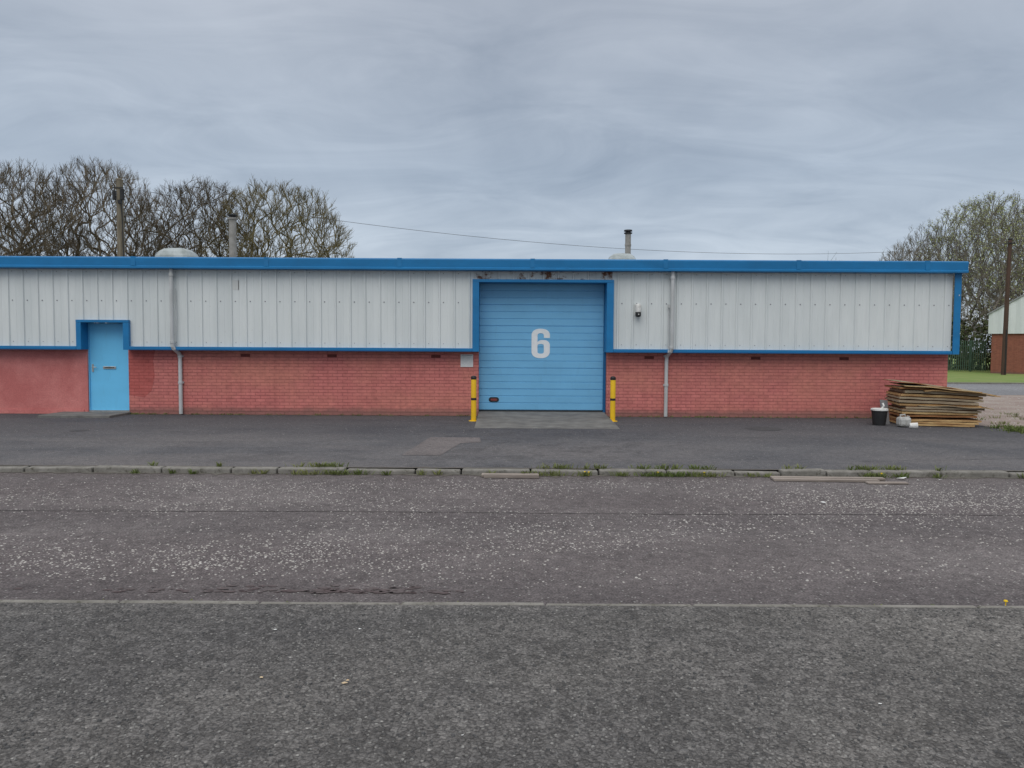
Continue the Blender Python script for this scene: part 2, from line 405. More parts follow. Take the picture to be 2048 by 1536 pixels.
def tufts(name,spots,mat,seed=2,h=0.06):
    q=random.Random(seed); V=[];F=[]
    for (X,Y,Z,r,n) in spots:
        for i in range(n):
            a=q.random()*6.28; d=abs(q.gauss(0,r)); px=X+math.cos(a)*d*1.6; py=Y+math.sin(a)*min(d,0.05)
            hh=h*q.uniform(0.3,1.2); b=q.random()*6.28; w=q.uniform(0.004,0.009); lean=q.uniform(0.2,1.3)*hh
            b0=len(V)
            V.append((px-w*math.cos(b),py-w*math.sin(b),Z)); V.append((px+w*math.cos(b),py+w*math.sin(b),Z))
            lx=math.cos(a)*lean; ly=math.sin(a)*lean
            V.append((px+lx*0.5+w*math.cos(b)*.8,py+ly*.5+w*math.sin(b)*.8,Z+hh*0.7)); V.append((px+lx*.5-w*math.cos(b)*.8,py+ly*.5-w*math.sin(b)*.8,Z+hh*.7))
            V.append((px+lx,py+ly,Z+hh*0.95))
            F.append((b0,b0+1,b0+2,b0+3)); F.append((b0+3,b0+2,b0+4))
    return mesh(name,V,F,mat)
sp=[]
q=random.Random(9)
for (a,bb,n,sz) in [(-2.95,-2.1,13,0.05),(-2.4,-1.9,6,0.05),(0.35,0.8,8,0.05),(0.9,1.5,7,0.04),(1.7,2.65,22,0.05),(4.6,4.95,7,0.04),(-6.5,-3.2,7,0.02),(3,6.6,9,0.03),(-1.9,0.2,5,0.02),(5.0,6.7,6,0.03)]:
    for i in range(n): sp.append((q.uniform(a,bb),q.choice([9.615,9.62,9.82])+q.uniform(-.03,.015),-0.055,sz,26))
sp=[(a,b_,(0.0 if b_>9.75 else -0.058),r,n) for a,b_,z_,r,n in sp]
tufts('weeds',sp,m_weed,2,0.068)
sp=[(q.uniform(-10,10),17.27+q.uniform(-.03,.02),0.0,0.03,9) for i in range(90)]
sp+=[(q.uniform(-9,-8),17.25,0,0.05,24) for i in range(6)]+[(q.uniform(4,5),17.25,0,0.05,24) for i in range(4)]
tufts('wall_weeds',sp,m_weed,3,0.05)
sp=[(q.gauss(10.35,0.22),q.gauss(14.75,0.3),0.0,0.1,60) for i in range(40)]+[(q.uniform(9.9,13),q.uniform(14.1,14.5),0,0.08,40) for i in range(25)]
sp+=[(q.uniform(9.9,13),q.uniform(14.5,25),0,0.1,26) for i in range(50)]
tufts('grass_tufts',sp,m_weed,4,0.07)
sp=[(q.uniform(-8,8),4.70,-0.055,0.03,5) for i in range(40)]+[(2.72,4.7,-0.05,0.02,22)]
tufts('edging_weeds',sp,m_weed,5,0.02)
V=[];F=[]
for (X,Y) in [(0.95,9.60),(1.0,9.58),(1.9,9.60),(2.5,9.6),(3.17,4.70),(4.8,9.6)]:
    lathe(V,F,X,Y,[(0.003,-0.05),(0.003,-0.01),(0.013,-0.006),(0.010,0.002)],8)
mesh('dandelions',V,F,m_dand)

# ------------------------------------------------------------------ industrial unit
U=empty('industrial_unit')
BY=17.30; CY=17.12
XL=-26.0
boxes('rendered_wall',[(XL,-9.86,BY+0.004,17.6,-0.2,1.56)],m_render,U)
box('render_plinth',XL,-9.95,BY-0.012,BY+0.003,-0.2,0.10,m_render,U)
boxes('brick_wall',[(-8.905,-0.778,BY,17.6,-0.2,1.56),(2.195,10.11,BY,17.6,-0.2,1.56)],m_brick,U)
mesh('repainted_patch',[(-8.9,BY-0.003,0.45),(-8.55,BY-0.003,0.40),(-8.38,BY-0.003,0.55),(-8.3,BY-0.003,0.9),(-8.33,BY-0.003,1.25),(-8.28,BY-0.003,1.5),(-8.9,BY-0.003,1.5)],[(0,1,2,3,4,5,6)],m_redpatch,U)
box('side_brick_wall',9.86,10.112,17.601,31.9,-0.2,1.56,m_brickS,U)
box('side_clad_wall',9.9,10.16,17.3,32.0,1.561,3.4,m_clad,U)
core=[(XL,-9.93,17.17,17.6,1.561,3.45),(-9.93,-8.77,17.17,17.6,2.16,3.45),(-8.77,-0.89,17.17,17.6,1.561,3.45),
      (-0.89,2.285,17.17,17.6,3.13,3.45),(2.285,10.04,17.17,17.6,1.561,3.45)]
boxes('wall_core',core,m_dark,U)
def cladding(name,x0,x1,z0,z1,mat,parent,y=CY,pitch=0.34,rib=0.03):
    k=math.floor(x0/pitch)-1
    prof=[]
    while k*pitch<x1+pitch:
        a=k*pitch
        for dx,dy in ((0,0),(0.016,-rib),(0.044,-rib),(0.060,0),(0.185,0),(0.190,-0.004),(0.205,-0.004),(0.210,0)):
            prof.append((a+dx,dy))
        k+=1
    pts=[(x0,0)]+[p for p in prof if x0<p[0]<x1]+[(x1,0)]
    V=[];F=[]
    for px,dy in pts: V.append((px,y+dy,z0)); V.append((px,y+dy,z1))
    for i in range(len(pts)-1): F.append((2*i,2*i+2,2*i+3,2*i+1))
    return mesh(name,V,F,mat,parent)
cladding('cladding_a',XL,-9.93,1.575,3.40,m_clad,U)
cladding('cladding_over_door',-9.93,-8.77,2.165,3.40,m_clad,U)
cladding('cladding_b',-8.77,-0.89,1.575,3.40,m_clad,U)
cladding('cladding_over_shutter',-0.89,2.285,3.14,3.40,m_cladr,U)
cladding('cladding_c',2.285,10.06,1.575,3.40,m_clad,U)
V=[];F=[]
k=math.floor(XL/0.34)
while k*0.34<10:
    X=k*0.34+0.023+0.10
    for Z in (2.62,1.68,3.28):
        if (-9.95<X<-8.75 and Z<2.2) or (-0.9<X<2.3): continue
        b0=len(V)
        r0=0.015 if Z==2.62 else 0.009
        for i in range(6):
            t=6.283*i/6; V.append((X+r0*math.cos(t),CY-0.004,Z+r0*math.sin(t)))
        for i in range(6):
            t=6.283*i/6; V.append((X+r0*.6*math.cos(t),CY-0.012,Z+r0*.6*math.sin(t)))
        for i in range(6): F.append((b0+i,b0+(i+1)%6,b0+6+(i+1)%6,b0+6+i))
        F.append(tuple(b0+6+i for i in range(6)))
    k+=1
mesh('cladding_screws',V,F,m_ink,U)
fl=[(XL,-9.96,17.03,17.298,1.515,1.578),(-8.75,-0.912,17.03,17.298,1.515,1.578),(2.312,10.045,17.03,17.298,1.515,1.578)]
boxes('drip_flashing',fl,m_blue,U,0.006)
boxes('drip_lip',[(a,b_,17.022,17.034,1.498,1.524) for a,b_,*_ in fl],m_blued,U)
boxes('door_surround',[(-9.958,-9.845,17.035,17.34,1.50,2.118),(-8.885,-8.752,17.035,17.34,1.50,2.118),(-9.958,-8.752,17.032,17.34,2.12,2.18)],m_blue,U,0.004)
D=empty('personnel_door'); D.parent=U
box('door_leaf',-9.835,-8.925,17.37,17.41,0.085,2.115,m_door1,D,0.004)
boxes('door_frame',[(-9.862,-9.838,17.345,17.42,0.08,2.118),(-8.922,-8.903,17.345,17.42,0.08,2.118)],m_door1,D)
box('letter_plate',-9.53,-9.23,17.352,17.37,1.05,1.11,m_steel,D,0.004)
box('letter_slot',-9.49,-9.27,17.349,17.353,1.07,1.09,m_dark,D)
V=[];F=[]
tube(V,F,[(-9.77,17.37,1.09),(-9.77,17.32,1.09),(-9.75,17.315,1.09),(-9.66,17.315,1.088)],0.009,8)
boxvf(-9.79,-9.75,17.358,17.37,0.98,1.16,V,F); mesh('door_handle',V,F,m_steel,D)
boxes('threshold',[(-9.86,-8.905,17.33,17.42,0.05,0.084)],m_steel,D)
box('door_step',-10.45,-8.86,16.35,17.30,-0.05,0.055,m_conc,U,0.015)
S=empty('sectional_door'); S.parent=U
V=[];F=[]
prof=[]
rows=18; ph=(3.09-0.13)/rows
for i in range(rows):
    z0=0.13+i*ph; g=0.016 if i%3==0 else 0.010
    prof+= [(z0,17.5+g),(z0+0.006,17.5+g),(z0+0.014,17.5),(z0+ph-0.006,17.5)]
prof.append((3.09,17.5))
for zz,yy in prof: V.append((-0.79,yy,zz)); V.append((2.135,yy,zz))
for i in range(len(prof)-1): F.append((2*i,2*i+1,2*i+3,2*i+2))
mesh('shutter_curtain',V,F,m_door,S)
box('bottom_seal',-0.79,2.135,17.49,17.53,0.09,0.13,m_blk,S)
boxes('guide_rails',[(2.137,2.193,17.42,17.56,0.06,3.1),(-0.80,-0.776,17.47,17.56,0.06,3.1)],m_blued,S)
box('opening_back',-1.0,2.4,17.56,17.62,0.0,3.3,m_dark,S)
def stadium(cx,cz,w,h,y,n=10):
    r=h/2; pts=[]
    for i in range(n+1):
        t=-math.pi/2+math.pi*i/n; pts.append((cx+w/2-r+r*math.cos(t),y,cz+r*math.sin(t)))
    for i in range(n+1):
        t=math.pi/2+math.pi*i/n; pts.append((cx-w/2+r+r*math.cos(t),y,cz+r*math.sin(t)))
    return pts
p=stadium(-0.425,0.375,0.24,0.115,17.490); p2=stadium(-0.425,0.375,0.24,0.115,17.502)
V=p+p2; n=len(p)
F=[tuple(range(n))]+[(i,(i+1)%n,n+(i+1)%n,n+i) for i in range(n)]
mesh('handle_recess',V,F,m_blk,S)
p=stadium(-0.425,0.375,0.15,0.05,17.486)
mesh('handle_grip',p,[tuple(range(len(p)))],m_vent,S)
def arc(cx,cy,rx,ry,a0,a1,n=10,e=2.3):
    out=[]
    for i in range(n+1):
        t=math.radians(a0+(a1-a0)*i/n); c_=math.cos(t); s_=math.sin(t)
        out.append((cx+rx*math.copysign(abs(c_)**(2/e),c_),cy+ry*math.copysign(abs(s_)**(2/e),s_)))
    return out
outer=[(0.43,0.475)]+arc(0.215,0.53,0.215,0.16,0,180,20)+arc(0.215,0.165,0.215,0.165,180,360,20)+arc(0.285,0.285,0.145,0.14,0,90,10)+[(0.22,0.425),(0.17,0.405),(0.14,0.375)]+arc(0.215,0.53,0.075,0.055,180,0,12)+[(0.29,0.475)]
inner=arc(0.215,0.29,0.075,0.045,0,180,12)+arc(0.215,0.15,0.075,0.045,180,360,12)
cu=bpy.data.curves.new('number_6','CURVE'); cu.dimensions='2D'; cu.fill_mode='BOTH'; cu.extrude=0.0015
for L in (outer,inner):
    s=cu.splines.new('POLY'); s.points.add(len(L)-1); s.use_cyclic_u=True
    for i,(a,c_) in enumerate(L): s.points[i].co=(a,c_,0,1)
cu.materials.append(m_wht)
o=bpy.data.objects.new('number_6',cu); link(o,S)
o.location=(0.452,17.4965,1.355); o.rotation_euler=(math.radians(90),0,0)
boxes('shutter_surround',[(-0.91,-0.762,17.03,17.47,1.50,3.083),(2.15,2.308,17.03,17.415,1.50,3.083),(-0.91,2.308,17.027,17.47,3.085,3.15)],m_blue,U,0.004)
mesh('concrete_ramp',[(-0.80,17.56,0.10),(2.20,17.56,0.10),(2.16,17.28,0.09),(-0.77,17.28,0.09),(-0.74,14.7,0.006),(2.14,14.7,0.006),
     (-0.80,17.56,-.1),(2.20,17.56,-.1),(2.16,17.28,-.1),(-0.77,17.28,-.1),(-0.74,14.7,-.1),(2.14,14.7,-.1)],
     [(3,2,1,0),(4,5,2,3),(10,4,3,9),(5,11,8,2),(10,11,5,4)],m_conc,U)
FXL=XL-0.1
prof=[(17.5,3.60),(16.93,3.60),(16.90,3.585),(16.895,3.565),(16.905,3.40),(16.885,3.385),(16.885,3.345),(16.90,3.335),(17.10,3.335),(17.5,3.335)]
V=[];F=[]
for X in (FXL,10.27):
    for y_,z_ in prof: V.append((X,y_,z_))
n=len(prof)
for i in range(n): F.append((i,(i+1)%n,n+(i+1)%n,n+i))
F.append(tuple(range(n))[::-1]); F.append(tuple(n+i for i in range(n)))
mesh('fascia',V,F,m_blue,U)
boxes('fascia_joints',[(X,X+0.10,16.892,16.93,3.40,3.604) for X in (-23.7,-20.7,-17.7,-14.7,-11.7,-8.6,-5.6,-2.6,0.4,3.4,6.4,9.3)],m_blue,U)
boxes('corner_flashing',[(10.06,10.21,17.035,17.06,1.50,3.334),(10.185,10.21,17.06,17.25,1.50,3.334)],m_blue,U)
box('corner_fix',10.155,10.175,17.028,17.035,2.83,2.86,m_pipe,U)
box('side_fascia',10.16,10.27,17.501,32,3.335,3.60,m_blue,U)
mesh('roof',[(XL,17.4,3.55),(10.2,17.4,3.55),(10.2,24.7,4.15),(XL,24.7,4.15),(10.2,32,3.55),(XL,32,3.55),],[(0,1,2,3),(3,2,4,5)],m_roof,U)
mesh('gable_infill',[(10.15,17.45,3.3),(10.15,32,3.3),(10.15,32,3.545),(10.15,24.7,4.14),(10.15,17.45,3.545)],[(0,1,2,3,4)],m_clad,U)
def downpipe(name,pts,clips):
    V=[];F=[]
    tube(V,F,pts,0.043,12)
    for (X,Y,Z) in clips:
        lathe(V,F,X,Y,[(0.052,Z-0.03),(0.054,Z-0.025),(0.054,Z+0.025),(0.052,Z+0.03)],12)
        boxvf(X-0.06,X+0.06,Y+0.03,Y+0.055,Z-0.02,Z+0.02,V,F)
    return mesh(name,V,F,m_pipe,U)
downpipe('downpipe_west',[(-7.745,17.00,3.34),(-7.745,17.00,1.66),(-7.74,17.0,1.58),(-7.72,17.02,1.53),(-7.69,17.18,1.44),(-7.68,17.24,1.38),(-7.68,17.245,1.30),(-7.68,17.245,0.02)],
    [(-7.745,17.0,3.2),(-7.745,17.0,1.68),(-7.68,17.245,1.36),(-7.68,17.245,0.75)])
downpipe('downpipe_east',[(3.635,17.00,3.34),(3.635,17.00,1.66),(3.63,17.0,1.58),(3.62,17.02,1.53),(3.59,17.18,1.45),(3.575,17.24,1.40),(3.57,17.245,1.30),(3.57,17.245,0.02)],
    [(3.635,17.0,3.2),(3.635,17.0,1.62),(3.57,17.245,1.42),(3.57,17.245,0.75)])
V=[];F=[]
tube(V,F,[(3.57,17.06,2.55),(3.568,17.06,2.1),(3.57,17.05,1.6),(3.56,17.02,1.5)],0.012,6)
boxvf(3.545,3.60,17.03,17.08,2.52,2.60,V,F)
tube(V,F,[(-7.68,17.06,2.9),(-7.67,17.07,2.3),(-7.69,17.05,1.6)],0.010,6)
mesh('cables',V,F,m_pipe,U)
V=[];F=[];V2=[];F2=[]
for px in (-6.19,-4.18,-1.77,3.18,5.65,7.70):
    boxvf(px-0.11,px+0.11,BY-0.006,BY+0.02,1.35,1.42,V,F)
    for i in range(8):
        for j in range(2):
            boxvf(px-0.095+i*0.0255,px-0.083+i*0.0255,BY-0.008,BY-0.005,1.362+j*0.026,1.380+j*0.026,V2,F2)
mesh('air_bricks',V,F,m_vent,U); mesh('air_brick_holes',V2,F2,m_dark,U)
box('cladding_patch',-6.42,-6.24,CY-0.004,CY,2.88,3.10,simple('faded_patch',(0.60,0.61,0.585),(0.64,0.65,0.62),10),U)
def skylight(cx,cy,w,zb,zt,name):
    V=[];F=[]
    boxvf(cx-w/2-0.05,cx+w/2+0.05,cy-0.55,cy+0.55,zb-0.25,zb+0.05,V,F)
    b0=len(V)
    for j in range(5):
        f=j/4; s=math.cos(f*1.25); z_=zb+0.05+(zt-zb-0.05)*math.sin(f*math.pi/2)
        for i in range(16):
            t=6.283*i/16; c_=math.cos(t); s_=math.sin(t)
            V.append((cx+w/2*s*math.copysign(abs(c_)**0.5,c_),cy+0.5*s*math.copysign(abs(s_)**0.5,s_),z_))
    for j in range(4):
        for i in range(16): F.append((b0+j*16+i,b0+j*16+(i+1)%16,b0+(j+1)*16+(i+1)%16,b0+(j+1)*16+i))
    F.append(tuple(b0+64+i for i in range(16)))
    mesh(name,V,F,m_dome,U)
skylight(-9.82,22,1.15,4.0,4.44,'skylight_west')
skylight(3.18,22,0.85,4.0,4.36,'skylight_east')
V=[];F=[]
lathe(V,F,-8.2,22.0,[(0.105,3.9),(0.105,5.28),(0.13,5.29),(0.13,5.34),(0.10,5.35)],14)
lathe(V,F,3.42,22.3,[(0.085,3.9),(0.085,4.62),(0.095,4.63),(0.095,4.68),(0.085,4.69),(0.085,4.98)],14)
mesh('flues',V,F,m_flue,U)
V=[];F=[]
lathe(V,F,-8.2,22.0,[(0.09,5.35),(0.09,5.39),(0.14,5.395),(0.14,5.43),(0.05,5.45)],14)
lathe(V,F,3.42,22.3,[(0.075,4.98),(0.12,4.99),(0.125,5.02),(0.075,5.035),(0.075,5.05),(0.125,5.06),(0.12,5.10)],14)
mesh('flue_cowls',V,F,m_blk,U)

WL=empty('wall_light')
V=[];F=[]
lathe(V,F,2.86,17.0,[(0.03,2.61),(0.052,2.60),(0.065,2.57),(0.065,2.44),(0.062,2.42)],14)
boxvf(2.80,2.92,17.02,17.12,2.37,2.60,V,F); mesh('housing',V,F,m_whp,WL)
V=[];F=[]; lathe(V,F,2.86,17.0,[(0.03,2.31),(0.058,2.325),(0.065,2.36),(0.065,2.42)],14); mesh('sensor',V,F,m_blk,WL)
V=[];F=[]; lathe(V,F,2.86,16.93,[(0.012,2.355),(0.012,2.38)],8); mesh('lens',V,F,m_whp,WL)
N=empty('notice_sign')
box('board',-1.195,-0.905,BY-0.012,BY,1.145,1.435,m_paper,N)
V=[];F=[]
q=random.Random(4)
x_=-1.175
while x_<-0.94:
    w=q.uniform(0.012,0.03); boxvf(x_,x_+w,BY-0.0135,BY-0.012,1.406,1.419,V,F); x_+=w+0.004
mesh('heading_print',V,F,m_ink,N)
V=[];F=[]
for i in range(9):
    zz=1.385-i*0.024
    x_=-1.17
    while x_<-0.95:
        w=q.uniform(0.01,0.03)
        if q.random()<0.85: boxvf(x_,x_+w,BY-0.0135,BY-0.012,zz,zz+0.005,V,F)
        x_+=w+0.006
mesh('small_print',V,F,simple('faded_ink',(0.5,0.5,0.5),(0.58,0.58,0.58),10,bs=0),N)

def bollard(x,y):
    B=empty('bollard')
    V=[];F=[]
    lathe(V,F,x,y,[(0.058,0.0),(0.058,0.90),(0.056,0.91)],20); mesh('post',V,F,m_yel,B,True).modifiers.new('e','EDGE_SPLIT')
    V=[];F=[]
    lathe(V,F,x,y,[(0.0605,0.455),(0.0605,0.505)],20)
    lathe(V,F,x,y,[(0.060,0.905),(0.062,0.95),(0.05,0.975),(0.025,0.985)],20)
    mesh('bands',V,F,m_blk,B,False)
    V=[];F=[]
    lathe(V,F,x,y,[(0.11,-0.01),(0.105,0.012),(0.06,0.016)],20); mesh('base',V,F,m_yel,B)
bollard(-0.83,16.15); bollard(2.205,16.25)

# ------------------------------------------------------------------ board stack
ST=empty('board_stack')
q=random.Random(23)
def warp_board(name,cx,cy,cz,L,W,T,rot,tilt,bow,mats,tx=0,amp=0.003):
    V=[];F=[];n=10; ph=q.random()*6
    for i in range(n+1):
        u=-0.5+i/n
        for (v,w) in ((-0.5,0),(0.5,0),(0.5,1),(-0.5,1)):
            X=u*L; Y=v*W; Z=w*T-tilt*X-bow*(X*X)+amp*math.sin(i*1.3+ph)+tx*Y
            V.append((cx+X*math.cos(rot)-Y*math.sin(rot),cy+X*math.sin(rot)+Y*math.cos(rot),cz+Z))
    fm=[]
    for i in range(n):
        a=i*4;b_=a+4
        F+= [(a,b_,b_+3,a+3),(a+1,a+2,b_+2,b_+1),(a+3,b_+3,b_+2,a+2),(a,a+1,b_+1,b_)]; fm+=[0,0,1,1]
    F+= [(0,3,2,1),(n*4,n*4+1,n*4+2,n*4+3)]; fm+=[0,0]
    return mesh(name,V,F,parent=ST,mats=mats,fm=fm)
z=0.015; cx0=9.02; cy0=16.0
N_B=13
for i in range(N_B):
    f=i/(N_B-1)
    T=q.choice([0.040,0.046,0.036,0.05])
    gap=q.choice([0.010,0.016,0.022,0.018])
    L=1.46+0.14*f+q.uniform(-0.06,0.05)
    dx=0.03*math.sin(i*1.3)+0.05*f+q.uniform(-0.04,0.04); dy=q.uniform(-0.04,0.03)
    if i==3: z+=0.035
    if i<3: dx-=0.02
    rot=-0.20+q.uniform(-0.035,0.035)
    tilt=0.05*f*f+q.uniform(-0.006,0.006)
    r_=q.random()
    mm=[m_wood if r_<0.6 else (m_wood2 if r_<0.8 else m_wood4),m_wood3 if i>10 else m_wood2]
    warp_board('board_%d'%i,cx0+dx,cy0+dy,z,L,1.05,T,rot,tilt,0.014*f,mm)
    if i<N_B-1:
        warp_board('spacer_%d'%i,cx0+dx,cy0+dy+0.04,z+T-0.004,L-0.10,0.99,gap+0.004,rot,tilt,0.014*f,[m_wood5,m_wood5])
    z+=T+gap
warp_board('top_sheet_a',9.16,15.9,z+0.0,1.72,1.15,0.016,-0.22,0.10,0.03,[m_wood,m_wood3],0.02,0.008)
warp_board('top_sheet_b',8.88,16.08,z+0.055,1.30,1.0,0.014,-0.10,0.13,0.0,[m_wood2,m_wood3],0.02,0.01)
warp_board('side_sheet',9.36,15.74,z-0.075,1.45,0.8,0.016,-0.16,0.07,0.05,[m_wood,m_wood],0,0.01)
warp_board('side_sheet_low',9.30,15.80,0.42,1.40,0.9,0.016,-0.27,0.03,0.04,[m_wood4,m_wood],0,0.01)

B=empty('bucket')
V=[];F=[]
bx,by=7.79,15.75
lathe(V,F,bx,by,[(0.125,0.0),(0.155,0.29),(0.165,0.295),(0.165,0.31),(0.15,0.31),(0.145,0.25)],24,False)
b0=len(V); V+= [(bx+0.145*math.cos(6.283*i/24),by+0.145*math.sin(6.283*i/24),0.25) for i in range(24)]; F.append(tuple(range(b0,b0+24)))
mesh('body',V,F,m_blk,B)
V=[];F=[]
lathe(V,F,bx,by,[(0.10,0.26),(0.14,0.312),(0.172,0.316),(0.172,0.350),(0.15,0.358),(0.06,0.362)],20)
mesh('lid',V,F,m_whp,B)
V=[];F=[]
tube(V,F,[(bx+.02,by-.05,0.35),(bx+.05,by-.08,0.42),(bx+.04,by-.05,0.47)],0.02,8); mesh('brush_handle',V,F,m_whp,B)
C=empty('plastic_jerrycan')
box('body',8.00,8.24,15.28,15.50,0.01,0.21,m_whd,C,0.05)
V=[];F=[]; tube(V,F,[(8.05,15.39,0.19),(8.05,15.39,0.25),(8.14,15.39,0.26),(8.16,15.39,0.19)],0.018,8); tube(V,F,[(8.2,15.39,0.18),(8.21,15.38,0.23)],0.03,10)
mesh('handle',V,F,m_whd,C)
C2=empty('plastic_tub')
V=[];F=[]; tube(V,F,[(8.10,15.12,0.055),(8.24,15.08,0.06)],[0.055,0.065],12); mesh('tub',V,F,m_whp,C2)
mesh('slate_offcut',[(7.94,15.9,0.0),(8.12,15.95,0),(8.14,16.12,0.5),(7.96,16.08,0.52),(7.94,15.92,0.0),(8.12,15.97,0),(8.14,16.14,0.5),(7.96,16.10,0.52)],
   [(0,1,2,3),(7,6,5,4),(0,4,5,1),(1,5,6,2),(2,6,7,3),(3,7,4,0)],simple('slate',(0.18,0.18,0.19),(0.22,0.22,0.22),5))
def plank(cx,cy,L,W,T,rot,z,name='wood_plank'):
    o=box(name,-L/2,L/2,-W/2,W/2,0,T,m_plank,None,0.005)
    o.location=(cx,cy,z); o.rotation_euler=(0.03,0,rot); return o
plank(-0.02,9.52,0.73,0.13,0.03,-0.01,-0.055)
plank(0.0,9.42,0.70,0.05,0.05,-0.02,-0.058)
plank(4.02,9.42,1.42,0.09,0.03,-0.035,-0.055)
plank(3.95,9.30,1.30,0.07,0.03,-0.05,-0.058)
plank(4.65,9.16,0.5,0.08,0.02,-0.02,-0.058)
V=[];F=[]
q=random.Random(8)
def flake(cx,cy,z,s):
    b0=len(V); k=7
    for i in range(k):
        t=6.283*i/k; r=s*q.uniform(0.5,1.2); V.append((cx+r*math.cos(t),cy+r*0.7*math.sin(t),z+q.uniform(0.002,0.4*s)))
    F.append(tuple(range(b0,b0+k)))
flake(5.0,9.45,-0.05,0.07); flake(5.15,9.35,-0.055,0.04); flake(5.45,9.4,-0.055,0.03)
flake(3.35,7.95,-0.05,0.035)
for (a,b_,s) in [(-1.35,4.2,0.014),(-0.87,4.22,0.011),(2.15,2.95,0.010),(1.7,3.35,0.008),(-0.2,3.05,0.006),(0.9,2.6,0.006),(2.3,2.5,0.007),(-2.4,3.3,0.006),(2.9,3.0,0.008),(3.1,2.9,0.007)]: flake(a,b_,-0.026,s)
mesh('paper_litter',V,F,m_paper)
V=[];F=[]
flake(-1.22,3.58,-0.024,0.013); flake(-0.80,3.52,-0.024,0.016); flake(-0.79,3.54,-0.018,0.010)
mesh('leaf_litter',V,F,simple('dry_leaf',(0.62,0.54,0.36),(0.5,0.34,0.20),20,bs=0))

